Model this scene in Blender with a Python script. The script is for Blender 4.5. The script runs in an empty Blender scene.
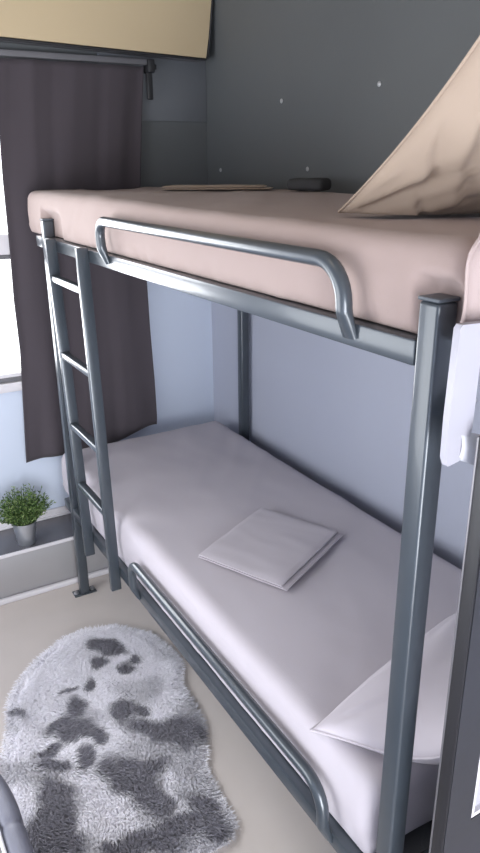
import bpy, bmesh, math, random
from mathutils import Vector, Matrix, noise
random.seed(7)
scn = bpy.context.scene
col = scn.collection
PI = math.pi

# ------------------------------------------------------------------ materials
def lin(c):
    c = c / 255.0
    return c / 12.92 if c <= 0.04045 else ((c + 0.055) / 1.055) ** 2.4
def rgb(r, g, b): return (lin(r), lin(g), lin(b), 1.0)

def material(name, color, rough=0.5, metal=0.0, spec=0.5, mottled=0.0, scale=8.0, bump=0.0, bump_scale=60.0,
             sheen=0.0, coat=0.0, detail=3.0):
    m = bpy.data.materials.new(name); m.use_nodes = True
    nt = m.node_tree; b = nt.nodes['Principled BSDF']
    b.inputs['Base Color'].default_value = color
    b.inputs['Roughness'].default_value = rough
    b.inputs['Metallic'].default_value = metal
    b.inputs['Specular IOR Level'].default_value = spec
    b.inputs['Sheen Weight'].default_value = sheen
    b.inputs['Coat Weight'].default_value = coat
    tc = nt.nodes.new('ShaderNodeTexCoord')
    if mottled > 0:
        n = nt.nodes.new('ShaderNodeTexNoise'); n.inputs['Scale'].default_value = scale
        n.inputs['Detail'].default_value = detail
        nt.links.new(tc.outputs['Object'], n.inputs['Vector'])
        mx = nt.nodes.new('ShaderNodeMix'); mx.data_type = 'RGBA'
        mx.inputs[6].default_value = tuple(c * (1 - mottled) for c in color[:3]) + (1,)
        mx.inputs[7].default_value = tuple(min(1, c * (1 + mottled)) for c in color[:3]) + (1,)
        nt.links.new(n.outputs['Fac'], mx.inputs[0])
        nt.links.new(mx.outputs[2], b.inputs['Base Color'])
    if bump > 0:
        n2 = nt.nodes.new('ShaderNodeTexNoise'); n2.inputs['Scale'].default_value = bump_scale
        n2.inputs['Detail'].default_value = 4
        nt.links.new(tc.outputs['Object'], n2.inputs['Vector'])
        bp = nt.nodes.new('ShaderNodeBump'); bp.inputs['Strength'].default_value = bump
        bp.inputs['Distance'].default_value = 0.004
        nt.links.new(n2.outputs['Fac'], bp.inputs['Height'])
        nt.links.new(bp.outputs['Normal'], b.inputs['Normal'])
    return m

M = {}
M['steel'] = material('painted_steel', rgb(64, 70, 77), 0.28, 0.15, 0.6, 0.03, 5, 0.015, 14, coat=0.15)
M['cap'] = material('plastic_cap', rgb(70, 76, 84), 0.45)
M['bolt'] = material('zinc_bolt', rgb(190, 190, 195), 0.3, 0.9)
M['wall'] = material('wall_paint', rgb(167, 170, 184), 0.55, 0, 0.4, 0.02, 3, 0.05, 40)
M['wall_dark'] = material('wall_paint_dark', rgb(94, 97, 99), 0.55, 0, 0.35, 0.05, 3, 0.05, 40)
M['wall_mid'] = material('wall_paint_mid', rgb(106, 109, 114), 0.55, 0, 0.35, 0.04, 3, 0.05, 40)
M['wall_pale'] = material('wall_paint_pale', rgb(196, 204, 220), 0.5, 0, 0.4, 0.02, 3, 0.05, 40)
M['floor'] = material('vinyl_floor', rgb(202, 193, 188), 0.42, 0, 0.4, 0.07, 5, 0.03, 80, detail=6)
M['ceiling'] = material('ceiling_paint', rgb(150, 142, 130), 0.6, mottled=0.03)
M['trim'] = material('white_trim', rgb(214, 210, 214), 0.4, mottled=0.02)
M['ledge'] = material('brushed_ledge', rgb(168, 166, 168), 0.38, 0.35, 0.5, 0.06, 3, 0.04, 40)
M['sheet_low'] = material('lilac_grey_sheet', rgb(184, 177, 184), 0.85, 0, 0.2, 0.02, 4, 0.10, 420, sheen=0.1)
M['sheet_up'] = material('warm_beige_sheet', rgb(157, 139, 134), 0.85, 0, 0.2, 0.02, 4, 0.10, 420, sheen=0.1)
M['sheet_hem'] = material('lit_sheet_hem', rgb(172, 155, 152), 0.85, 0, 0.2, 0.02, 4, 0.10, 420, sheen=0.1)  # lighter copy of the beige sheet, light on the near end put into the colour
M['pillow_up'] = material('beige_pillowcase', rgb(166, 148, 133), 0.85, 0, 0.2, 0.02, 4, 0.10, 420, sheen=0.1)
M['curtain'] = material('charcoal_curtain', rgb(71, 65, 70), 0.9, 0, 0.15, 0.06, 6, 0.12, 300, sheen=0.15)
M['dark_cloth'] = material('dark_cloth', rgb(72, 72, 74), 0.9, 0, 0.1, 0.1, 20, 0.2, 200)
M['black'] = material('black_plastic', rgb(40, 40, 43), 0.5, mottled=0.05)
M['cream'] = material('cream_panel', rgb(192, 173, 142), 0.5, 0, 0.35, 0.03, 4, 0.03, 30)
M['under'] = material('grey_underside', rgb(104, 103, 107), 0.6, mottled=0.04)
M['ledge_top'] = material('ledge_top_steel', rgb(118, 116, 120), 0.22, 0.5, 0.5, 0.08, 4, 0.03, 30)
M['tin'] = material('galvanised_tin', rgb(196, 200, 206), 0.3, 0.85, 0.5, 0.08, 14, 0.05, 40)
M['soil'] = material('soil', rgb(60, 48, 38), 0.95, mottled=0.3, scale=60, bump=0.6)
M['door'] = material('dark_door_laminate', rgb(46, 46, 51), 0.42, 0, 0.4, 0.05, 5, 0.04, 40)
M['steel_trim'] = material('grey_metal_trim', rgb(120, 118, 122), 0.35, 0.5)
M['door_edge'] = material('dark_door_edge', rgb(38, 37, 40), 0.42, 0, 0.4, 0.05, 5, 0.04, 40)
M['white_plastic'] = material('white_plastic', rgb(172, 170, 180), 0.45, mottled=0.015)  # also on the door pane, where the white stands for reflected daylight
M['bench'] = material('grey_leather', rgb(112, 113, 126), 0.45, 0, 0.4, 0.05, 8, 0.15, 260)
M['bench_dark'] = material('dark_upholstery', rgb(64, 63, 70), 0.7, mottled=0.1, scale=20, bump=0.2)
M['piping'] = material('white_piping', rgb(230, 228, 232), 0.5, mottled=0.02)
M['screw'] = material('screw_metal', rgb(190, 192, 196), 0.35, 0.6)

def attr_material(name, attr, rough, sheen=0.0, transl=0.0):
    m = bpy.data.materials.new(name); m.use_nodes = True
    nt = m.node_tree; b = nt.nodes['Principled BSDF']
    a = nt.nodes.new('ShaderNodeAttribute'); a.attribute_name = attr
    n = nt.nodes.new('ShaderNodeTexNoise'); n.inputs['Scale'].default_value = 90
    tc = nt.nodes.new('ShaderNodeTexCoord'); nt.links.new(tc.outputs['Object'], n.inputs['Vector'])
    hs = nt.nodes.new('ShaderNodeHueSaturation')
    mp = nt.nodes.new('ShaderNodeMapRange'); mp.inputs[3].default_value = 0.88; mp.inputs[4].default_value = 1.12
    nt.links.new(n.outputs['Fac'], mp.inputs[0]); nt.links.new(mp.outputs[0], hs.inputs['Value'])
    nt.links.new(a.outputs['Color'], hs.inputs['Color']); nt.links.new(hs.outputs['Color'], b.inputs['Base Color'])
    b.inputs['Roughness'].default_value = rough; b.inputs['Sheen Weight'].default_value = sheen
    b.inputs['Specular IOR Level'].default_value = 0.2
    return m
M['fur'] = attr_material('sheepskin_fur', 'tint', 0.75, 0.2)
M['leaf'] = attr_material('green_leaves', 'tint', 0.6)

def glass_mat():
    m = bpy.data.materials.new('window_glass'); m.use_nodes = True
    nt = m.node_tree; out = nt.nodes['Material Output']; nt.nodes.remove(nt.nodes['Principled BSDF'])
    t = nt.nodes.new('ShaderNodeBsdfTransparent'); g = nt.nodes.new('ShaderNodeBsdfGlossy')
    g.inputs['Roughness'].default_value = 0.02
    fr = nt.nodes.new('ShaderNodeFresnel'); fr.inputs['IOR'].default_value = 1.35
    mx = nt.nodes.new('ShaderNodeMixShader')
    nt.links.new(fr.outputs[0], mx.inputs[0]); nt.links.new(t.outputs[0], mx.inputs[1]); nt.links.new(g.outputs[0], mx.inputs[2])
    nt.links.new(mx.outputs[0], out.inputs['Surface'])
    return m
M['glass'] = glass_mat()
def voile_mat():
    m = bpy.data.materials.new('white_voile'); m.use_nodes = True
    nt = m.node_tree; out = nt.nodes['Material Output']; b = nt.nodes['Principled BSDF']
    b.inputs['Base Color'].default_value = rgb(226, 226, 234); b.inputs['Roughness'].default_value = 0.7
    t = nt.nodes.new('ShaderNodeBsdfTransparent'); mx = nt.nodes.new('ShaderNodeMixShader'); mx.inputs[0].default_value = 0.55
    nt.links.new(t.outputs[0], mx.inputs[1]); nt.links.new(b.outputs[0], mx.inputs[2]); nt.links.new(mx.outputs[0], out.inputs['Surface'])
    return m
M['voile'] = voile_mat()

# ------------------------------------------------------------------ builders
class MB:
    """collects geometry for ONE mesh object"""
    def __init__(self): self.v = []; self.f = []; self.m = []
    def add(self, vs, fs, mi=0):
        o = len(self.v); self.v += [tuple(v) for v in vs]
        for f in fs: self.f.append([o + i for i in f]); self.m.append(mi)
    def box(self, x0, x1, y0, y1, z0, z1, bev=0.0, seg=2, mi=0, mat=None):
        bm = bmesh.new(); bmesh.ops.create_cube(bm, size=1)
        for v in bm.verts:
            v.co = Vector(((x0 + x1) / 2 + v.co.x * (x1 - x0), (y0 + y1) / 2 + v.co.y * (y1 - y0), (z0 + z1) / 2 + v.co.z * (z1 - z0)))
        if bev > 0: bmesh.ops.bevel(bm, geom=bm.edges[:], offset=bev, segments=seg, affect='EDGES', profile=0.5)
        bm.verts.index_update()
        vs = [(mat @ v.co) if mat else v.co.copy() for v in bm.verts]
        self.add(vs, [[v.index for v in f.verts] for f in bm.faces], mi); bm.free()
    def tube(self, pts, r, n=12, flat=None, mi=0, cap=True):
        """sweep of a circle; flat(i, len) -> (scale_a, scale_b) squashes the section"""
        pts = [Vector(p) for p in pts]; L = len(pts); rings = []
        t0 = (pts[1] - pts[0]).normalized()
        a = Vector((1, 0, 0)) if abs(t0.x) < 0.9 else Vector((0, 1, 0))
        u = (a - t0 * a.dot(t0)).normalized()
        vs = []
        for i, p in enumerate(pts):
            t = (pts[min(i + 1, L - 1)] - pts[max(i - 1, 0)]).normalized()
            u = (u - t * u.dot(t)).normalized(); w = t.cross(u)
            rr = r(i) if callable(r) else r
            sa, sb = flat(i, L) if flat else (1, 1)
            for k in range(n):
                an = 2 * PI * k / n
                vs.append(p + u * (math.cos(an) * rr * sa) + w * (math.sin(an) * rr * sb))
        fs = []
        for i in range(L - 1):
            for k in range(n):
                fs.append([i * n + k, i * n + (k + 1) % n, (i + 1) * n + (k + 1) % n, (i + 1) * n + k])
        if cap:
            fs.append(list(range(n))[::-1]); fs.append([(L - 1) * n + k for k in range(n)])
        self.add(vs, fs, mi)
    def lathe(self, prof, c, n=28, mi=0, close=True):
        vs = []; fs = []
        for (r, z) in prof:
            for k in range(n):
                an = 2 * PI * k / n; vs.append((c[0] + r * math.cos(an), c[1] + r * math.sin(an), c[2] + z))
        for i in range(len(prof) - 1):
            for k in range(n):
                fs.append([i * n + k, i * n + (k + 1) % n, (i + 1) * n + (k + 1) % n, (i + 1) * n + k])
        if close:
            fs.append(list(range(n))[::-1]); fs.append([(len(prof) - 1) * n + k for k in range(n)])
        self.add(vs, fs, mi)
    def prism(self, poly, axis, a, b, mi=0):
        """extrude a 2-D polygon along axis from a to b"""
        n = len(poly)
        def p3(q, s):
            if axis == 'x': return (s, q[0], q[1])
            if axis == 'y': return (q[0], s, q[1])
            return (q[0], q[1], s)
        vs = [p3(q, a) for q in poly] + [p3(q, b) for q in poly]
        fs = [list(range(n))[::-1], [n + i for i in range(n)]] + [[i, (i + 1) % n, n + (i + 1) % n, n + i] for i in range(n)]
        self.add(vs, fs, mi)
    def build(self, name, mats, parent=None, smooth=True, angle=40, fix=True):
        me = bpy.data.meshes.new(name); me.from_pydata(self.v, [], self.f)
        mats = mats if isinstance(mats, (list, tuple)) else [mats]
        for m in mats: me.materials.append(M[m])
        for p, i in zip(me.polygons, self.m): p.material_index = i
        if fix:
            bm = bmesh.new(); bm.from_mesh(me); bmesh.ops.recalc_face_normals(bm, faces=bm.faces[:])
            for e in bm.edges:
                if len(e.link_faces) == 2: e.smooth = e.calc_face_angle(0) < math.radians(angle)
            for f in bm.faces: f.smooth = smooth
            bm.to_mesh(me); bm.free()
        o = bpy.data.objects.new(name, me); col.objects.link(o)
        if parent is not None: o.parent = parent; o.matrix_parent_inverse = parent_inverse(parent)
        return o

def parent_inverse(p):
    m = Matrix.Translation(p.location); q = p
    while q.parent: q = q.parent; m = Matrix.Translation(q.location) @ m
    return m.inverted() if p.parent is None else Matrix.Identity(4)
def empty(name, loc=(0, 0, 0)):
    o = bpy.data.objects.new(name, None); o.empty_display_size = 0.1; o.location = loc; col.objects.link(o); return o
def tag(o, label, cat, group=None, kind=None):
    o['label'] = label; o['category'] = cat
    if group: o['group'] = group
    if kind: o['kind'] = kind
    return o
def struct(o): o['kind'] = 'structure'; return o

def rounded_path(pts, rads, seg=10):
    """polyline with rounded inner corners"""
    P = [Vector(p) for p in pts]; out = [P[0]]
    for i in range(1, len(P) - 1):
        r = rads[i - 1]; a = (P[i - 1] - P[i]).normalized(); b = (P[i + 1] - P[i]).normalized()
        h = a.angle(b) / 2; d = r / math.tan(h)
        s = P[i] + a * d; e = P[i] + b * d
        c = P[i] + (a + b).normalized() * (r / math.sin(h))
        va, vb = s - c, e - c; tot = va.angle(vb); ax = va.cross(vb).normalized()
        for k in range(seg + 1):
            out.append(c + Matrix.Rotation(tot * k / seg, 3, ax) @ va)
    out.append(P[-1]); return out

def soft_box(x0, x1, y0, y1, z0, z1, r, step, disp=None):
    """rounded box on a dense grid; disp(point, normal) -> new point. returns an MB"""
    mb = MB(); idx = {}
    nx, ny, nz = [max(2, int(math.ceil((b - a) / step))) for a, b in ((x0, x1), (y0, y1), (z0, z1))]
    def vert(i, j, k):
        key = (i, j, k)
        if key in idx: return idx[key]
        p = Vector((x0 + (x1 - x0) * i / nx, y0 + (y1 - y0) * j / ny, z0 + (z1 - z0) * k / nz))
        q = Vector((min(max(p.x, x0 + r), x1 - r), min(max(p.y, y0 + r), y1 - r), min(max(p.z, z0 + r), z1 - r)))
        d = p - q; n = d.normalized() if d.length > 1e-9 else Vector((0, 0, 1))
        p = q + n * r
        if disp: p = disp(p, n)
        mb.v.append(tuple(p)); idx[key] = len(mb.v) - 1; return idx[key]
    def quad(a, b, c, d): mb.f.append([vert(*a), vert(*b), vert(*c), vert(*d)]); mb.m.append(0)
    for i in range(nx):
        for j in range(ny):
            quad((i, j, 0), (i, j + 1, 0), (i + 1, j + 1, 0), (i + 1, j, 0)); quad((i, j, nz), (i + 1, j, nz), (i + 1, j + 1, nz), (i, j + 1, nz))
    for i in range(nx):
        for k in range(nz):
            quad((i, 0, k), (i + 1, 0, k), (i + 1, 0, k + 1), (i, 0, k + 1)); quad((i, ny, k), (i, ny, k + 1), (i + 1, ny, k + 1), (i + 1, ny, k))
    for j in range(ny):
        for k in range(nz):
            quad((0, j, k), (0, j, k + 1), (0, j + 1, k + 1), (0, j + 1, k)); quad((nx, j, k), (nx, j + 1, k), (nx, j + 1, k + 1), (nx, j, k + 1))
    return mb
def ns(x, y, z): return noise.noise(Vector((x, y, z)))
def smooth01(t): t = min(max(t, 0), 1); return t * t * (3 - 2 * t)

# ------------------------------------------------------------------ the room
W, YE, XL, YN, ZC = 0.847, 2.257, -1.65, -2.4, 2.62
m = MB(); m.box(XL - .1, W + .1, YN - .1, YE + .1, -0.08, 0.0); struct(m.build('floor', 'floor', smooth=False))
m = MB(); m.box(XL - .1, W + .1, YN - .1, YE + .1, ZC, ZC + .08); struct(m.build('ceiling', 'ceiling', smooth=False))

wb = MB(); wb.box(W, W + .08, YN, YE + .08, 0, ZC); wall_back = struct(wb.build('wall_back', 'wall', smooth=False))
for (y, z) in ((1.661, 1.951), (1.126, 1.959), (1.489, 1.717), (2.131, 1.714), (0.637, 1.084)):
    s = MB(); s.lathe([(0.0001, -.001), (.008, -.001), (.008, .002), (.005, .004), (.0001, .0045)], (0, 0, 0), 12, close=False)
    s.v = [(W - (.006 if z > 1.56 else 0) - p[2], y + p[0], z + p[1]) for p in s.v]
    s.build('screw', 'screw', wall_back)

# end wall with its window opening
OX0, OX1, OZ0, OZ1 = -1.25, 0.30, 0.90, 1.95
we = MB()
we.box(XL, OX0, YE, YE + .08, 0, ZC); we.box(OX1, W, YE, YE + .08, 0, ZC)
we.box(OX0, OX1, YE, YE + .08, 0, OZ0); we.box(OX0, OX1, YE, YE + .08, OZ1, ZC)
wall_end = struct(we.build('wall_end', 'wall_pale', smooth=False))
sm = MB(); sm.box(XL, W - .0065, YE - .006, YE, 2.0, ZC); sm.box(OX1 + .035, W - .0065, YE - .006, YE, 1.56, 2.0); sm.build('upper_panel', 'wall_dark', wall_end)
sm = MB(); sm.box(.36, W - .0065, YE - .012, YE - .006, 1.910, 2.16, .002); sm.build('valance_strip', 'wall_mid', wall_end)
sm = MB(); sm.box(W - .006, W, YN, YE, 1.56, ZC); sm.build('upper_panel', 'wall_dark', wall_back)

win = struct(empty('window_1', (-0.475, YE, OZ0)))
fr = MB()
fr.box(OX0 - .03, OX1 + .03, YE - .012, YE + .05, OZ1 - .03, OZ1 + .03, .004)
fr.box(OX0 - .03, OX0 + .03, YE - .012, YE + .05, OZ0, OZ1, .004); fr.box(OX1 - .03, OX1 + .03, YE - .012, YE + .05, OZ0, OZ1, .004)
fr.box(OX0, OX1, YE - .012, YE + .05, OZ0, OZ0 + .02, .003)
fr.build('window_frame', 'trim', win)
fr = MB(); fr.box(OX0 + .03, OX1 - .03, YE - .008, YE + .04, 1.405, 1.485, .004); fr.build('transom', 'trim', win)
fr = MB(); fr.box(OX0 + .03, OX1 - .03, YE - .006, YE + .03, 1.388, 1.404, .002); fr.build('gasket', 'under', win)
fr = MB(); fr.box(OX0 + .03, OX1 - .03, YE + .02, YE + .026, OZ0 + .02, OZ1 - .03); fr.build('pane', 'glass', win)
sl = MB(); sl.box(OX0 - .05, OX1 + .05, YE - .030, YE + .01, 0.845, 0.885, .005); sl.build('window_sill', 'trim', win)
sl = MB(); sl.box(OX0 - .03, OX1 + .03, YE - .018, YE + .01, 0.886, 0.905, .003); sl.build('sill_gasket', 'under', win)

# ledge along the foot of the end wall, with trims
ld = MB(); ld.box(XL, W - .001, 2.006, YE - .001, 0.0, 0.216, .004)
ld.box(XL, W - .001, 2.001, 2.012, 0.207, 0.222, .004, 2, 2)
ld.box(XL, W - .001, 2.0125, YE - .017, 0.2161, 0.2165, mi=1)
ledge = struct(ld.build('trim_1', ['ledge', 'ledge_top', 'trim']))
t = MB(); t.box(XL, W - .001, YE - .016, YE - .001, 0.2165, 0.256, .005); t.box(XL, W - .001, YE - .024, YE - .001, 0.2165, 0.228, .004)
struct(t.build('trim_2', 'trim'))
t = MB(); t.box(XL, W - .001, 1.984, 2.005, 0.0, 0.024, .006); struct(t.build('baseboard_end', 'trim'))

# left and near walls (beside and behind the viewpoint), each with an opening that lets the daylight in
wl = MB(); LY0, LY1, LZ0, LZ1 = 0.15, 1.85, 0.75, 1.85
wl.box(XL - .08, XL, YN, LY0, 0, ZC); wl.box(XL - .08, XL, LY1, YE, 0, ZC)
wl.box(XL - .08, XL, LY0, LY1, 0, LZ0); wl.box(XL - .08, XL, LY0, LY1, LZ1, ZC)
struct(wl.build('wall_left', 'wall_pale', smooth=False))
wn = MB(); NX0, NX1, NZ1 = -1.6, -0.45, 1.75
wn.box(XL, NX0, YN - .08, YN, 0, ZC); wn.box(NX1, W, YN - .08, YN, 0, ZC); wn.box(NX0, NX1, YN - .08, YN, NZ1, ZC)
struct(wn.build('wall_near', 'wall_pale', smooth=False))

# overhead locker above the curtain
lock = empty('overhead_locker', (-0.25, 2.15, 2.14))
LX = -1.3
def zb(x): return 2.157 - 0.022 * (x + 0.03) / 0.82
b = MB(); b.prism([(LX, zb(LX) + .006), (.801, zb(.801) + .006), (.815, 2.22), (.831, 2.36), (.839, 2.60), (LX, 2.60)], 'y', 2.160, YE - .014)
b.build('locker_body', 'under', lock)
b = MB(); b.prism([(LX, zb(LX) + .010), (.792, zb(.792) + .010), (.806, 2.22), (.823, 2.36), (.830, 2.60), (LX, 2.60)], 'y', 2.150, 2.160)
b.build('front_panel', 'cream', lock)
b = MB()
b.tube([(LX, 2.153, zb(LX) + .004), (.765, 2.153, zb(.765) + .004), (.793, 2.153, zb(.793) + .005), (.802, 2.153, zb(.802) + .018), (.812, 2.153, 2.22), (.828, 2.153, 2.36), (.836, 2.153, 2.60)], .005, 8)
b.build('edge_trim', 'black', lock)
tag(lock, 'cream overhead locker panel with a dark rubber edge above the charcoal curtain', 'locker')

# ------------------------------------------------------------------ curtain rail and curtain
cr = empty('curtain_rail', (-0.3, 2.19, 2.125))
b = MB(); b.box(-1.28, .550, 2.196, 2.218, 2.112, 2.134, .004); b.build('track', 'under', cr)
b = MB(); b.box(.550, .580, 2.188, 2.242, 2.085, 2.134, .005); b.box(.580, .594, 2.203, 2.223, 2.098, 2.118, .004); b.build('end_bracket', 'black', cr)
b = MB(); b.box(.541, .566, 2.186, 2.199, 1.985, 2.084, .004); b.build('pull_wand', 'black', cr)
tag(cr, 'dark curtain rail with a hanging end bracket under the cream locker panel', 'curtain rail')

def interp(tab, z):
    for (z0, a), (z1, b_) in zip(tab, tab[1:]):
        if z <= z1: return a + (b_ - a) * max(0, (z - z0)) / (z1 - z0)
    return tab[-1][1]
LEFT = [(.52, -.113), (.8, -.094), (1.02, -.080), (1.23, -.080), (1.42, -.072), (1.69, -.066), (1.85, -.058), (2.12, -.03)]
RIGHT = [(.55, .510), (.62, .516), (.80, .514), (1.04, .506), (1.22, .503), (1.64, .497), (1.91, .522), (2.12, .545)]
nu, nv = 110, 70
b = MB()
for j in range(nv + 1):
    for i in range(nu + 1):
        u = i / nu; v = j / nv
        zbot = 0.525 + 0.055 * smooth01((u - .55) / .45) + .006 * math.sin(u * 9)
        z = zbot + (2.108 - zbot) * v
        x = interp(LEFT, z) + (interp(RIGHT, z) - interp(LEFT, z)) * u
        amp = .008 + .006 * (1 - v)
        y = 2.217 + amp * math.sin(u * 2 * PI * 3.4 + 0.6 * math.sin(v * 3)) * (.55 + .45 * ns(u * 3, v * 1.2, 1.3)) + .004 * ns(u * 12, v * 2, 4)
        b.v.append((x, y - .010 * (1 - v), z))
for j in range(nv):
    for i in range(nu):
        a = j * (nu + 1) + i; b.f.append([a, a + 1, a + nu + 2, a + nu + 1]); b.m.append(0)
cu = b.build('curtain', 'curtain', angle=180)
sd = cu.modifiers.new('thick', 'SOLIDIFY'); sd.thickness = .003
tag(cu, 'charcoal curtain hanging over the end window behind the bunk ladder', 'curtain')

# ------------------------------------------------------------------ bunk bed
L, XB = 1.901, 0.811
HP = 1.554; S = 0.0195
ZU0, ZU1 = 1.458, 1.497     # upper rails
ZL0, ZL1 = 0.380, 0.420     # lower rails
bed = empty('bunk_bed', (XB / 2, L / 2, 0))
def post(x, y, z1, plate):
    p = MB(); p.box(x - S, x + S, y - S, y + S, .004, z1, .006, 3); o = p.build('post', 'steel', bed)
    c = MB(); c.box(x - S - .001, x + S + .001, y - S - .001, y + S + .001, z1 + .0002, z1 + .006, .002); c.build('post_cap', 'cap', o)
    f = MB(); f.box(x - .048, x + .048, y - .024, y + .024, 0.0005, .006, .0015)
    for s in (-1, 1):
        f.lathe([(.011, 0), (.011, .004), (.007, .008), (.0001, .009)], (x + s * .036, y, .006), 10, 1, close=False)
    f.build('foot_plate', ['steel', 'bolt'], o)
post(0, 0, HP, 1); post(0, L, HP, 1); post(XB, L, 1.44, 1); post(XB, 0, 1.44, 1)
for z0, z1 in ((ZU0, ZU1), (ZL0, ZL1)):
    r_ = MB(); r_.box(-.0195, .0195, S + .0005, L - S - .0005, z0, z1, .004); r_.build('front_rail', 'steel', bed)
    r_ = MB(); r_.box(-.020, .016, L + S + .0005, L + S + .075, z0, z1, .004); r_.build('rail_end', 'steel', bed)
    r_ = MB(); r_.box(XB - .0195, XB + .0195, S + .0005, L - S - .0005, z0, z1, .004); r_.build('back_rail', 'steel', bed)
    for y in (0, L):
        r_ = MB(); r_.box(S + .0005, XB - S - .0005, y - .018, y + .018, z0, z1, .004); r_.build('end_rail', 'steel', bed)
    r_ = MB(); r_.box(.0205, XB - .0205, .0185, L - .0185, z1 - .014, z1 - .001, .001); r_.build('bed_base', 'dark_cloth', bed)
def guard(zt, zr, y0, y1, zfoot):
    pts = rounded_path([(-.022, y1, zfoot), (-.036, y1, zfoot + .045), (-.036, y1 + .012, zt), (-.036, y0 + .004, zt), (-.036, y0, zfoot + .045), (-.022, y0, zfoot)],
                       [.03, .042, .066, .025], 8)
    # dense straight run
    g = MB(); n = len(pts)
    g.tube(pts, .0135, 14, flat=lambda i, L_: ((.45, 1.25) if i in (0, L_ - 1) else (1, 1)))
    g.build('guard_rail', 'steel', bed)
guard(1.591, 1.47, .160, 1.245, 1.474)
guard(0.533, .352, .158, 1.185, .398)

ladder = empty('ladder', (0, 0, 0)); ladder.parent = bed; ladder.matrix_parent_inverse = parent_inverse(bed)
def stile(ytop, ybot, ztop, zbot):
    s = MB(); a = math.atan2(ytop - ybot, ztop - zbot); h = math.hypot(ytop - ybot, ztop - zbot)
    mt = Matrix.Translation((-.0405, ybot, zbot)) @ Matrix.Rotation(-a, 4, 'X')
    s.box(-.0165, .0205, -.0105, .0105, 0, h, .004, 2, 0, mt)
    o = s.build('ladder_stile', 'steel', ladder)
    return o
stile(1.748, 1.632, 1.503, .335); stile(1.418, 1.358, 1.503, .335)
for z, ya, yb in ((1.374, 1.735, 1.420), (1.110, 1.712, 1.405), (.852, 1.690, 1.392), (.625, 1.668, 1.380)):
    k = MB(); k.box(-.054, -.026, yb - .006, ya + .006, z - .011, z + .011, .005, 3); k.build('rung', 'steel', ladder)
tag(bed, 'blue-grey tubular steel bunk bed with a ladder and guard rails', 'bunk bed')

# ------------------------------------------------------------------ mattresses in fitted sheets
def mattress_disp(x0, zmid, seed, sag, r, zmin, tilt=0.0):
    def d(p, n):
        q = p.copy()
        if n.z < 0 and n.x < -.01: q.x = x0 + r * (1 + n.x) * .12      # the sheet is pulled square over the rail
        # soft bulge and creases of the fitted sheet
        q += n * (.0035 * ns(p.x * 5, p.y * 3, seed) + .0016 * ns(p.x * 14 + 3, p.y * 9, p.z * 8 + seed))
        if n.x < -.3:       # front: slanting pulls above the rail
            f = max(0, ns(p.y * 17 + p.z * 16, p.z * 5, seed + 5))
            q += n * (.008 * f * (-n.x)) * (0.4 + .6 * smooth01((zmid + .06 - p.z) / .1))
            q.x -= .006 * math.exp(-((p.z - zmid) / .045) ** 2)
            low = 1 - smooth01((p.z - zmid + .070) / .055)
            q.x += .007 * low * max(0, ns(p.y * 26, p.z * 7, seed + 2)) ** 1.2
        q.z -= tilt * smooth01((1.6 - p.y) / 1.2) * smooth01((p.z - zmid) / .07)
        if n.z > .5:
            q.z -= sag * smooth01((n.z - .5) * 2) * math.exp(-((p.x - .36) / .28) ** 2)
            r_ = ns(p.y * 4 - p.x * 5, p.x * 1.5, seed + 9)
            q.z += .007 * (1 - abs(r_) * 3 if abs(r_) < .33 else 0) * smooth01(p.y - .9) * smooth01((p.x - .05) / .2) * .6 + .004 * max(0, r_ - .1)
        for py in (0.0, L):                       # room for the corner posts
            dy_ = (py - p.y) * (.22 if py > 1 else 1) if p.y < py else p.y - py
            g = (1 - smooth01((dy_ - .024) / .03)) * (1 - smooth01((p.z - 1.577) / .012))
            lim = .0215 * g + (x0 - .02) * (1 - g)
            if q.x < lim: q.x = lim
        q.z = max(q.z, zmin); q.x = max(q.x, -.006)
        return q
    return d
b = soft_box(.000, .765, -.050, 2.155, 1.498, 1.650, .034, .015, mattress_disp(.000, 1.565, 2.1, .004, .034, 1.4985, .012))
um = b.build('mattress', 'sheet_up', angle=180)
tag(um, 'upper bunk mattress in a fitted pinkish beige sheet', 'mattress')
n_ = 14; b = MB()
def hem_x(t): return -.024 + .011 * smooth01((t - .45) / .55) ** 1.5 + .022 * smooth01((t - .72) / .28) + .002 * math.sin(t * 7)
for j in range(n_ + 1):
    t = j / n_; z = 1.535 + .125 * t
    for i in range(n_ + 1):
        u = i / n_; x = hem_x(t) + (.30 - hem_x(t)) * u
        y = -.066 - .006 * math.sin(PI * min(1, u * 6)) - .004 * ns(x * 16, z * 8, 3) + .012 * smooth01((t - .8) / .2)
        b.v.append((x, y, min(z, 1.652)))
for j in range(n_):
    for i in range(n_):
        a = j * (n_ + 1) + i; b.f.append([a, a + 1, a + n_ + 2, a + n_ + 1]); b.m.append(0)
hem = b.build('sheet_corner', 'sheet_hem', um, angle=180); sd = hem.modifiers.new('thick', 'SOLIDIFY'); sd.thickness = .0025
hem['label'] = 'loose corner of the sheet over the near end, coloured as if lit'
b = MB(); b.tube([(hem_x(j / n_), -.067 + .012 * smooth01((j / n_ - .8) / .2), min(1.535 + .125 * j / n_, 1.653)) for j in range(n_ + 1)], .0028, 6); b.build('piping', 'sheet_hem', hem)
b = soft_box(.000, .765, .045, 2.075, .4215, .607, .040, .017, mattress_disp(.000, .51, 7.7, .006, .040, .4222))
lm = b.build('mattress', 'sheet_low', angle=180)
tag(lm, 'lower bunk mattress in a fitted pale lilac-grey sheet', 'mattress')

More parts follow.
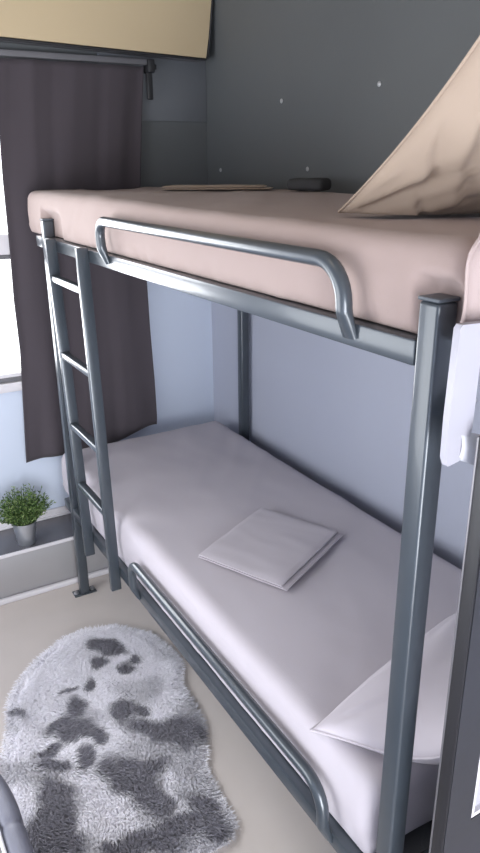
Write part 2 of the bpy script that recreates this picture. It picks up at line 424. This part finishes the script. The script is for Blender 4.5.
# ------------------------------------------------------------------ pillows
def pillow(name, mat, func, nrm, T, seed, zmin, crease=.006, n=64, ks=(1, 1), folds=()):
    """func(u, v) -> Vector on the middle surface, u and v in 0..1; nrm(u, v) its normal"""
    b = MB(); idx = {}
    for side in (1, -1):
        for j in range(n + 1):
            for i in range(n + 1):
                u, v = i / n, j / n
                edge = i in (0, n) or j in (0, n)
                if side < 0 and edge: idx[(side, i, j)] = idx[(1, i, j)]; continue
                a, c = 2 * u - 1, 2 * v - 1
                prof = (max(0, 1 - a ** 4) * max(0, 1 - c ** 4)) ** .62
                pin = .05
                uu = .5 + a / 2 * (1 - pin * (1 - a * a) * 0 - pin * (1 - c * c) * abs(a) ** 3)
                vv = .5 + c / 2 * (1 - pin * (1 - a * a) * abs(c) ** 3)
                p = func(uu, vv); nn = nrm(uu, vv)
                rad = 0
                for cu_, cv_ in ((0, 0), (1, 0), (0, 1), (1, 1)):      # folds that run out of the corners
                    dx, dy = u - cu_, v - cv_; r0 = math.hypot(dx, dy)
                    an = math.atan2(abs(dy), abs(dx))
                    rad += math.exp(-(r0 / .42) ** 2) * smooth01(r0 / .12) * ns(an * 7.5 + seed, r0 * 1.5, side * 3 + seed + cu_ * 7 + cv_ * 3)
                wr = crease * (2.6 * rad + .8 * ns(u * 5 + seed, v * 5, side * 2.0)) * min(1, prof * 1.6)
                for (p0, p1, p2, wd, dp) in folds:          # long soft folds of the slip
                    if side < 0: break
                    bd, bt = 9, 0
                    for q_ in range(13):
                        t_ = q_ / 12; fx = (1 - t_) ** 2 * p0[0] + 2 * t_ * (1 - t_) * p1[0] + t_ * t_ * p2[0]; fy = (1 - t_) ** 2 * p0[1] + 2 * t_ * (1 - t_) * p1[1] + t_ * t_ * p2[1]
                        d_ = (u - fx) * (p2[1] - p0[1]) - (v - fy) * (p2[0] - p0[0]); d_ /= math.hypot(p2[0] - p0[0], p2[1] - p0[1])
                        r_ = math.hypot(u - fx, v - fy)
                        if r_ < bd: bd, bt, bs = r_, t_, d_
                    env = math.sin(PI * min(1, .15 + .85 * bt)) ** .6 * min(1, prof * 2.5) * math.exp(-((max(0, bd * bd - bs * bs)) / (.045 ** 2)))
                    wr += env * dp * (-math.exp(-(bs / wd) ** 2) + .75 * math.exp(-((bs - 1.7 * wd) / (1.1 * wd)) ** 2))
                h = T / 2 * prof * (ks[0] if side > 0 else ks[1]) + wr + (.0015 if not edge else 0)
                q = p + nn * (side * h); q.z = max(q.z, zmin + .0006 * (side + 1)); q.y = max(q.y, -.117 if q.z < 1.42 else -.6); b.v.append(tuple(q)); idx[(side, i, j)] = len(b.v) - 1
    for side in (1, -1):
        for j in range(n):
            for i in range(n):
                q = [idx[(side, i, j)], idx[(side, i + 1, j)], idx[(side, i + 1, j + 1)], idx[(side, i, j + 1)]]
                b.f.append(q if side > 0 else q[::-1]); b.m.append(0)
    o = b.build(name, mat, angle=180)
    seam = [func(.5 + (2 * u - 1) / 2 * (1 - .05 * (1 - (2 * v - 1) ** 2) * abs(2 * u - 1) ** 3), .5 + (2 * v - 1) / 2 * (1 - .05 * (1 - (2 * u - 1) ** 2) * abs(2 * v - 1) ** 3))
            for (u, v) in [(k / 30, 0) for k in range(30)] + [(1, k / 30) for k in range(30)] + [(1 - k / 30, 1) for k in range(30)] + [(0, 1 - k / 30) for k in range(31)]]
    seam = [Vector((p.x, max(p.y, -.115), max(p.z, zmin + .003))) for p in seam]
    s = MB(); s.tube(seam, .0028, 6, cap=False); s.build('seam', mat, o)
    return o

A0 = Vector((.160, .432, 1.6435)); SU = Vector((-.020, -.415, .345)); WU = Vector((.50, -.10, .0))
FOLDS = [((.02, .58), (.05, .45), (.15, .29), .022, .009), ((.12, .57), (.17, .44), (.31, .25), .024, .009), ((.09, .70), (.13, .58), (.26, .40), .026, .010), ((.035, .27), (.02, .19), (.005, .09), .014, .006), ((.13, .26), (.16, .20), (.25, .09), .018, .007), ((.27, .62), (.33, .45), (.45, .28), .026, .010)]
NU = WU.cross(SU).normalized()
def f_up(u, v): return A0 + WU * u + SU * v + Vector((0, 0, -.012 * math.sin(PI * v)))
o = pillow('pillow', 'pillow_up', f_up, lambda u, v: NU, .17, 3.3, 1.6415, crease=.010, ks=(1.05, .30), folds=FOLDS, n=104)
tag(o, 'plump beige pillow leaning at the near end of the upper bunk', 'pillow')

B0 = Vector((-.014, .238, .6155)); WL = Vector((.62, .140, 0))
SH = Vector((.40, -.92, 0)).normalized()
def prof_low(v):      # runs flat on the sheet, then lifts towards the door panel
    s_ = v * .40; x = z = 0; k = 24
    for q in range(k):
        a = math.radians(6 + 58 * smooth01(((q + .5) / k * v - .25) / .75))
        x += math.cos(a) * s_ / k; z += math.sin(a) * s_ / k
    return x, z
def f_low(u, v):
    h, z = prof_low(v); return B0 + WL * u + SH * h + Vector((0, 0, z + .03 * math.sin(PI * u) * math.sin(PI * min(1, v + .15))))
def n_low(u, v):
    a = f_low(u, min(1, v + .02)) - f_low(u, max(0, v - .02)); n_ = WL.cross(a).normalized()
    return n_ if n_.z > 0 else -n_
o = pillow('pillow', 'sheet_low', f_low, n_low, .10, 9.1, .6105, crease=.0035)
tag(o, 'pale lilac-grey pillow propped at the near end of the lower bunk', 'pillow')

# ------------------------------------------------------------------ folded linen
def folded(name, mat, c00, c10, c11, c01, z, th, layers, label, seed):
    """a stack of layers joined at the folded edge"""
    C = [Vector((c[0], c[1], 0)) for c in (c00, c10, c11, c01)]
    b = MB(); n = 26
    for l in range(layers):
        ins = .004 * l; cut = .055 * l / max(1, layers - 1)
        lo = z + th * l / layers; hi = z + th * (l + 1) / layers - .0008
        g = {}
        for s, zz in ((0, lo), (1, hi)):
            for j in range(n + 1):
                for i in range(n + 1):
                    u = ins + (1 - 2 * ins) * i / n; v = ins + (1 - 2 * ins) * j / n
                    u_ = u; u = u * (1 - cut)
                    p = (C[0] * (1 - u) + C[1] * u) * (1 - v) + (C[3] * (1 - u) + C[2] * u) * v
                    u = u_; e = min(u, v, 1 - u, 1 - v)
                    rd = (1 - smooth01(e / .05))
                    top = hi - (hi - lo) * .45 * rd if s else lo + (hi - lo) * .3 * rd
                    p.z = top + .0014 * ns(u * 4 + seed, v * 4, l * .3) + (.003 * max(0, ns(u * 2 + seed, v * 7, 1)) if s and l == layers - 1 else 0)
                    b.v.append(tuple(p)); g[(s, i, j)] = len(b.v) - 1
        for j in range(n):
            for i in range(n):
                b.f.append([g[(1, i, j)], g[(1, i + 1, j)], g[(1, i + 1, j + 1)], g[(1, i, j + 1)]]); b.f.append([g[(0, i, j)], g[(0, i, j + 1)], g[(0, i + 1, j + 1)], g[(0, i + 1, j)]]); b.m += [0, 0]
        for k in range(n):
            for (p, q) in (((k, 0), (k + 1, 0)), ((n, k), (n, k + 1)), ((n - k, n), (n - k - 1, n)), ((0, n - k), (0, n - k - 1))):
                b.f.append([g[(0,) + p], g[(0,) + q], g[(1,) + q], g[(1,) + p]]); b.m.append(0)
    o = b.build(name, mat, angle=60)
    return o
o = folded('folded_sheet', 'sheet_low', (.105, .987), (.234, .695), (.562, .861), (.441, 1.156), .6095, .014, 2, '', 1.7)
tag(o, 'folded pale lilac-grey sheet lying in the middle of the lower mattress', 'folded sheet')
o = folded('folded_sheet', 'pillow_up', (.350, 1.67), (.660, 1.45), (.735, 1.55), (.425, 1.77), 1.6525, .014, 2, '', 5.2)
tag(o, 'folded beige sheet lying flat on the far part of the upper mattress', 'folded sheet')
b = soft_box(-.066, .066, -.040, .040, 0, .038, .014, .008, lambda p, n: p + n * .004 * ns(p.x * 22, p.y * 22, p.z * 30))
mt = Matrix.Translation((.712, 1.300, 1.6515)) @ Matrix.Rotation(math.radians(118), 4, 'Z')
b.v = [tuple(mt @ Vector(v)) for v in b.v]
o = b.build('folded_cloth', 'dark_cloth', angle=180)
tag(o, 'small dark grey folded cloth at the wall edge of the upper mattress', 'cloth')

# ------------------------------------------------------------------ white panel at the upper mattress corner
hp = empty('hanging_panel', (-.02, -.092, 1.33))
out = [(-.057, 1.538), (-.053, 1.543), (.03, 1.540), (-.014, 1.515), (-.015, 1.40), (-.024, 1.362), (-.036, 1.356), (-.054, 1.353), (-.059, 1.365), (-.060, 1.42)]
b = MB(); b.prism(out, 'y', -.094, -.083); b.build('panel', 'white_plastic', hp)
b = MB()
for j in range(9):
    for i in range(9):
        u, v = i / 8, j / 8
        b.v.append((-.035 + .085 * u, -.0915 - .006 * math.sin(v * 3), 1.400 - .03 * u - (.042 + .010 * u) * v))
for j in range(8):
    for i in range(8):
        a = j * 9 + i; b.f.append([a, a + 1, a + 10, a + 9]); b.m.append(0)
fl = b.build('voile_flap', 'voile', hp, angle=180); sd = fl.modifiers.new('thick', 'SOLIDIFY'); sd.thickness = .001
fl['label'] = 'sheer pale grey flap'
tag(hp, 'white panel hanging below the near corner of the upper mattress', 'panel')

# ------------------------------------------------------------------ dark glazed door at the near end of the bunk
dr = struct(empty('door_1', (.3, -.133, 0)))
X0, X1, Y0, Y1 = -.031, .70, -.146, -.120
PX0, PZ0, PX1, PZ1 = .026, .725, .60, 1.33
b = MB()
b.box(X0, PX0, Y0, Y1, .01, 1.40); b.box(PX1, X1, Y0, Y1, .01, 1.40); b.box(PX0, PX1, Y0, Y1, .01, PZ0); b.box(PX0, PX1, Y0, Y1, PZ1, 1.40)
b.build('door_leaf', 'door', dr, smooth=False)
b = MB(); b.box(X0 - .003, X0 - .0003, Y0 + .001, Y1 - .003, .01, 1.40, .001); b.build('edge_band', 'door_edge', dr)
b = MB(); b.box(X0 - .0035, X0 - .0003, Y1 - .0025, Y1 + .0005, .01, 1.40, .0005); b.build('edge_trim', 'steel_trim', dr)
b = MB(); b.box(PX0 + .002, PX1 - .002, Y0 + .010, Y0 + .016, PZ0 + .002, PZ1 - .002); b.build('pane', 'white_plastic', dr)  # glass done in opaque white, its bright reflection put into the colour
b = MB(); b.box(PX0 + .0005, PX0 + .008, Y0 + .002, Y0 + .010, PZ0 + .0005, PZ1); b.box(PX0 + .008, PX1, Y0 + .002, Y0 + .010, PZ0 + .0005, PZ0 + .008); b.build('glazing_bead', 'trim', dr)

# ------------------------------------------------------------------ potted plant
pc = (-.180, 2.070, .2170)
pl = empty('potted_plant', pc)
b = MB(); b.lathe([(.0001, .0005), (.036, .0005), (.038, .004), (.049, .100), (.052, .102), (.052, .106), (.049, .106), (.047, .102), (.044, .06), (.0001, .06)], pc, 32, close=False)
b.build('pot', 'tin', pl)
b = MB(); b.lathe([(.0001, .090), (.02, .092), (.040, .088), (.043, .080)], pc, 20, close=False); b.build('soil', 'soil', pl)
fv, ff, fc = [], [], []
def leaf(p, d, l, w, c):
    d = d.normalized(); s = d.cross(Vector((random.uniform(-1, 1), random.uniform(-1, 1), random.uniform(-1, 1)))).normalized() * w
    o = len(fv); fv.extend([tuple(p), tuple(p + d * l * .45 + s), tuple(p + d * l), tuple(p + d * l * .45 - s)]); ff.append([o, o + 1, o + 2, o + 3]); fc.extend([c] * 4)
greens = [rgb(70, 96, 52), rgb(92, 118, 62), rgb(116, 140, 82), rgb(54, 76, 46), rgb(140, 158, 104)]
for s in range(300):
    a = random.uniform(0, 2 * PI); r0 = .036 * math.sqrt(random.random())
    p = Vector((pc[0] + r0 * math.cos(a), pc[1] + r0 * math.sin(a), pc[2] + .088))
    spread = random.random() ** .7
    a2 = a + random.uniform(-.6, .6)
    d = Vector((math.cos(a2) * spread * 1.05, math.sin(a2) * spread * .75, 1.0)).normalized()
    ln = random.uniform(.09, .165) * (1 - .22 * spread); k = 7; q = p.copy()
    for i in range(k):
        st = d * (ln / k); d = (d + Vector((math.cos(a2), math.sin(a2), -.5)) * .06 * spread).normalized()
        w = .0008; o = len(fv); sd_ = Vector((-math.sin(a2), math.cos(a2), 0)) * w; c = greens[3]
        fv.extend([tuple(q - sd_), tuple(q + sd_), tuple(q + st + sd_), tuple(q + st - sd_)]); ff.append([o, o + 1, o + 2, o + 3]); fc.extend([c] * 4)
        q += st
        if i >= 1:
            for _ in range(3):
                dd = (d + Vector((random.gauss(0, .8), random.gauss(0, .8), random.gauss(.1, .5))))
                leaf(q, dd, random.uniform(.010, .020), random.uniform(.0014, .0028), random.choice(greens))
me = bpy.data.meshes.new('foliage'); me.from_pydata(fv, [], ff)
at = me.color_attributes.new('tint', 'FLOAT_COLOR', 'POINT'); at.data.foreach_set('color', [x for c in fc for x in c])
me.materials.append(M['leaf']); o = bpy.data.objects.new('foliage', me); col.objects.link(o); o.parent = pl; o.matrix_parent_inverse = parent_inverse(pl)
tag(pl, 'bushy green plant in a small tin pot on the ledge under the window', 'plant')

# ------------------------------------------------------------------ sheepskin rug
OUT = [(0.122, 1.472), (0.15, 1.328), (0.147, 1.244), (0.099, 1.155), (0.091, 1.045), (0.078, 0.946), (0.032, 0.837), (-0.001, 0.788), (-0.013, 0.659), (-0.017, 0.575), (-0.052, 0.536), (-0.111, 0.536), (-0.182, 0.544), (-0.263, 0.558), (-0.364, 0.586), (-0.479, 0.642), (-0.539, 0.74), (-0.54, 0.816), (-0.542, 1.006), (-0.524, 1.124), (-0.476, 1.238), (-0.446, 1.379), (-0.383, 1.469), (-0.287, 1.558), (-0.185, 1.615), (-0.088, 1.629), (0.023, 1.592)]
BL = [(-0.058, 1.473, 0.046, -0.06, -0.017, -0.029), (-0.113, 1.406, 0.025, -0.015, -0.013, -0.037), (-0.176, 1.301, 0.015, -0.009, -0.012, -0.034), (-0.034, 1.32, 0.019, -0.011, -0.01, -0.025), (0.007, 1.353, 0.016, -0.01, -0.009, -0.021), (-0.121, 1.121, 0.043, -0.026, -0.02, -0.051), (-0.067, 1.094, 0.02, -0.012, -0.009, -0.021), (-0.263, 1.223, 0.032, 0.016, 0.007, -0.041), (-0.334, 1.171, 0.05, 0.005, 0.0, -0.027), (-0.398, 1.083, 0.038, 0.003, 0.001, -0.03), (-0.329, 1.099, 0.025, -0.015, -0.011, -0.036), (-0.254, 1.068, 0.025, -0.015, -0.014, -0.04), (-0.305, 0.995, 0.024, -0.014, -0.009, -0.026), (-0.038, 0.983, 0.085, -0.065, -0.025, -0.046), (0.001, 0.915, 0.055, -0.033, -0.02, -0.041), (-0.214, 0.861, 0.068, -0.076, -0.03, -0.043), (-0.187, 0.762, 0.035, -0.068, -0.038, -0.032), (-0.143, 0.862, 0.059, -0.005, -0.005, -0.037), (-0.418, 0.901, 0.049, -0.029, -0.021, -0.068), (-0.459, 0.829, 0.033, -0.041, -0.032, -0.048), (-0.453, 0.754, 0.056, -0.034, -0.013, -0.043), (-0.08, 0.655, 0.016, -0.054, -0.033, -0.016), (-0.076, 0.589, 0.024, -0.033, -0.021, -0.021), (-0.156, 0.64, 0.063, -0.022, -0.01, -0.033), (-0.242, 0.635, 0.068, -0.04, -0.015, -0.033), (-0.325, 0.643, 0.056, -0.033, -0.01, -0.027), (-0.435, 1.294, 0.009, -0.026, -0.011, -0.01), (-0.263, 1.312, 0.034, 0.004, -0.0, -0.015), (-0.26, 0.932, 0.023, -0.014, -0.007, -0.018), (-0.505, 0.813, 0.019, -0.011, -0.008, -0.03), (-0.3, 1.125, 0.055, 0.01, -0.01, 0.05), (-0.4, 1.02, 0.04, -0.02, -0.01, 0.03)]
def edge_dist(x, y):
    ins = False; best = 9; n = len(OUT); j = n - 1
    for i in range(n):
        xi, yi = OUT[i]; xj, yj = OUT[j]
        if (yi > y) != (yj > y) and x < (xj - xi) * (y - yi) / (yj - yi) + xi: ins = not ins
        dx, dy = xj - xi, yj - yi; t = max(0, min(1, ((x - xi) * dx + (y - yi) * dy) / (dx * dx + dy * dy)))
        best = min(best, math.hypot(x - xi - t * dx, y - yi - t * dy)); j = i
    return best if ins else -best
def dark_amount(x, y):
    wx = x + .030 * ns(x * 13, y * 13, 1) + .008 * ns(x * 50, y * 50, 2); wy = y + .030 * ns(x * 13, y * 13, 5) + .008 * ns(x * 50, y * 50, 7)
    best = 0
    for cx, cy, ax, ay, bx, by in BL:
        dx, dy = wx - cx, wy - cy
        det = ax * by - ay * bx
        u = (dx * by - dy * bx) / det; v = (ax * dy - ay * dx) / det
        best = max(best, 1 - smooth01((math.hypot(u, v) - .70) / .85))
    grey = .42 * smooth01((ns(x * 8, y * 8, 11) + .08) / .45) * smooth01((1.45 - y) / .35)
    return min(1, best * .95 + grey * (1 - best))
def skin_z(x, y, e): return .004 + .016 * smooth01(e / .05) + .006 * ns(x * 12, y * 12, 3) * smooth01(e / .04)
WHITE = Vector((lin(246), lin(244), lin(250))); DARK = Vector((lin(112), lin(110), lin(120)))
rug = empty('sheepskin_rug', (-.22, 1.05, 0))
st = .012; g = {}; vv = []; fq = []; cc = []
nxr, nyr = int(.80 / st), int(1.20 / st)
for j in range(nyr + 1):
    for i in range(nxr + 1):
        x, y = -.62 + i * st, .46 + j * st; e = edge_dist(x, y)
        if e > -.006:
            vv.append((x, y, max(.003, skin_z(x, y, max(0, e))))); g[(i, j)] = len(vv) - 1
            cc.append(WHITE.lerp(DARK, dark_amount(x, y)))
for j in range(nyr):
    for i in range(nxr):
        k = [(i, j), (i + 1, j), (i + 1, j + 1), (i, j + 1)]
        if all(q in g for q in k): fq.append([g[q] for q in k])
me = bpy.data.meshes.new('pelt'); me.from_pydata(vv, [], fq)
at = me.color_attributes.new('tint', 'FLOAT_COLOR', 'POINT'); at.data.foreach_set('color', [x for c in cc for x in (c.x, c.y, c.z, 1)])
me.materials.append(M['fur']); o = bpy.data.objects.new('pelt', me); col.objects.link(o); o.parent = rug; o.matrix_parent_inverse = parent_inverse(rug)
sd = o.modifiers.new('thick', 'SOLIDIFY'); sd.thickness = .002; sd.offset = -1
fv, ff, fc = [], [], []
cnt = 0
while cnt < 42000:
    x, y = random.uniform(-.62, .15), random.uniform(.46, 1.63); e = edge_dist(x, y)
    if e < -.001: continue
    cnt += 1
    c = WHITE.lerp(DARK, min(1, max(0, dark_amount(x, y) + random.gauss(0, .05))))
    c = c * random.uniform(.86, 1.10)
    an = 2.2 * ns(x * 5, y * 5, 20) + .9 * ns(x * 17, y * 17, 31) - 1.2 + random.gauss(0, .28)
    if e < .06:      # fringe leans outwards
        gx = edge_dist(x + .004, y) - edge_dist(x - .004, y); gy = edge_dist(x, y + .004) - edge_dist(x, y - .004)
        k_ = smooth01((.06 - e) / .06); an = math.atan2(math.sin(an) * (1 - k_) - gy * 125 * k_, math.cos(an) * (1 - k_) - gx * 125 * k_) + random.gauss(0, .35)
    d = Vector((math.cos(an), math.sin(an), .95 + random.gauss(0, .15))).normalized()
    ln = random.uniform(.018, .032); w = random.uniform(.0009, .0016)
    p = Vector((x, y, skin_z(x, y, max(0, e)) - .001)); s = Vector((-math.sin(an), math.cos(an), 0)) * w
    m1 = p + d * ln * .55; d2 = (d + Vector((math.cos(an), math.sin(an), -1.1)) * .7).normalized(); m2 = m1 + d2 * ln * .45
    m2.z = max(m2.z, .002)
    o_ = len(fv); fv.extend([tuple(p - s), tuple(p + s), tuple(m1 + s), tuple(m1 - s), tuple(m2)])
    ff.append([o_, o_ + 1, o_ + 2, o_ + 3]); ff.append([o_ + 3, o_ + 2, o_ + 4]); fc.extend([c] * 5)
me = bpy.data.meshes.new('fur'); me.from_pydata(fv, [], ff)
at = me.color_attributes.new('tint', 'FLOAT_COLOR', 'POINT'); at.data.foreach_set('color', [x for c in fc for x in (c.x, c.y, c.z, 1)])
me.materials.append(M['fur']); o = bpy.data.objects.new('fur', me); col.objects.link(o); o.parent = rug; o.matrix_parent_inverse = parent_inverse(rug); o['kind'] = 'stuff'
tag(rug, 'shaggy white and grey mottled sheepskin rug on the floor beside the bunk', 'rug')

# ------------------------------------------------------------------ upholstered bench (only its front roll shows at the lower left)
bn = empty('upholstered_bench', (-.95, .1, 0))
BY0, BY1 = -.75, .84
b = soft_box(-1.18, -.625, BY0 + .02, BY1 - .02, .33, .405, .02, .03, lambda p, n: p + n * .003 * ns(p.x * 6, p.y * 6, 2)); b.build('seat_pad', 'bench_dark', bn, angle=180)
def roll(p, n): 
    q = p + n * .0015 * ns(p.x * 10, p.y * 10, p.z * 10)
    q -= n * .004 * math.exp(-((p.y - .52) / .008) ** 2)
    q.x -= .012 + 1.1 * max(0, p.y - .56) ** 2
    return q
b = soft_box(-.608, -.553, BY0, BY1, .305, .420, .026, .010, roll); b.build('front_roll', 'bench', bn, angle=180)
b = MB(); b.tube([(-.620, BY0 + .02, .414), (-.620, .56, .4145), (-.655, BY1 - .02, .410)], .0045, 8); b.build('piping', 'piping', bn)
b = MB(); b.box(-1.16, -.66, BY0 + .04, BY1 - .04, .055, .303, .006); b.build('base', 'bench_dark', bn)
for x in (-1.12, -.70):
    for y in (BY0 + .10, BY1 - .10):
        b = MB(); b.box(x - .02, x + .02, y - .02, y + .02, 0.0005, .0545, .004); b.build('foot', 'black', bn)
tag(bn, 'grey upholstered bench with white piping at the lower left edge of the photo', 'bench')

# ------------------------------------------------------------------ light
w = bpy.data.worlds.new('sky'); scn.world = w; w.use_nodes = True
bg = w.node_tree.nodes['Background']; bg.inputs[0].default_value = (.93, .96, 1, 1); bg.inputs[1].default_value = 3.2
def area(name, loc, rot, sx, sy, e, c):
    l = bpy.data.lights.new(name, 'AREA'); l.shape = 'RECTANGLE'; l.size = sx; l.size_y = sy; l.energy = e; l.color = c
    o = bpy.data.objects.new(name, l); o.location = loc; o.rotation_euler = rot; col.objects.link(o); return o
area('daylight_left', (XL - .10, (LY0 + LY1) / 2, (LZ0 + LZ1) / 2), (0, -PI / 2, 0), LZ1 - LZ0, LY1 - LY0, 23, (.93, .96, 1))
area('daylight_near', ((NX0 + NX1) / 2, YN - .10, NZ1 / 2), (PI / 2, 0, 0), NX1 - NX0, NZ1, 118, (.93, .96, 1))
area('daylight_end', (-.6, YE + .12, 1.43), (-PI / 2, 0, 0), 1.2, 1.0, 36, (.95, .97, 1))
lamp = bpy.data.lights.new('warm_top_fill', 'AREA'); lamp.shape = 'DISK'; lamp.size = .30; lamp.energy = 1.0; lamp.color = (1, .80, .58)  # unseen warm fill, added to warm the upper bunk from above
lo = bpy.data.objects.new('warm_top_fill', lamp); lo.location = (-.55, .3, ZC - .02); col.objects.link(lo)

# ------------------------------------------------------------------ camera
cam = bpy.data.cameras.new('camera'); cam.sensor_fit = 'HORIZONTAL'; cam.sensor_width = 36; cam.lens = 52.467; cam.clip_start = .02
co = bpy.data.objects.new('camera', cam); col.objects.link(co)
R = Matrix(((0.862151, 0.184359, -0.47192), (-0.506564, 0.296335, -0.809678), (-0.009425, 0.937122, 0.348875)))
co.matrix_world = Matrix.Translation((-.7195, -.6894, 1.7291)) @ R.to_4x4()
scn.camera = co
vs = scn.view_settings
scn.display_settings.display_device = 'sRGB'
vs.view_transform = 'Standard'; vs.look = 'None'; vs.exposure = 0.0; vs.gamma = 1.0; vs.use_curve_mapping = False
scn.cycles.use_denoising = True
scn.cycles.max_bounces = 10; scn.cycles.diffuse_bounces = 6; scn.cycles.sample_clamp_indirect = 6
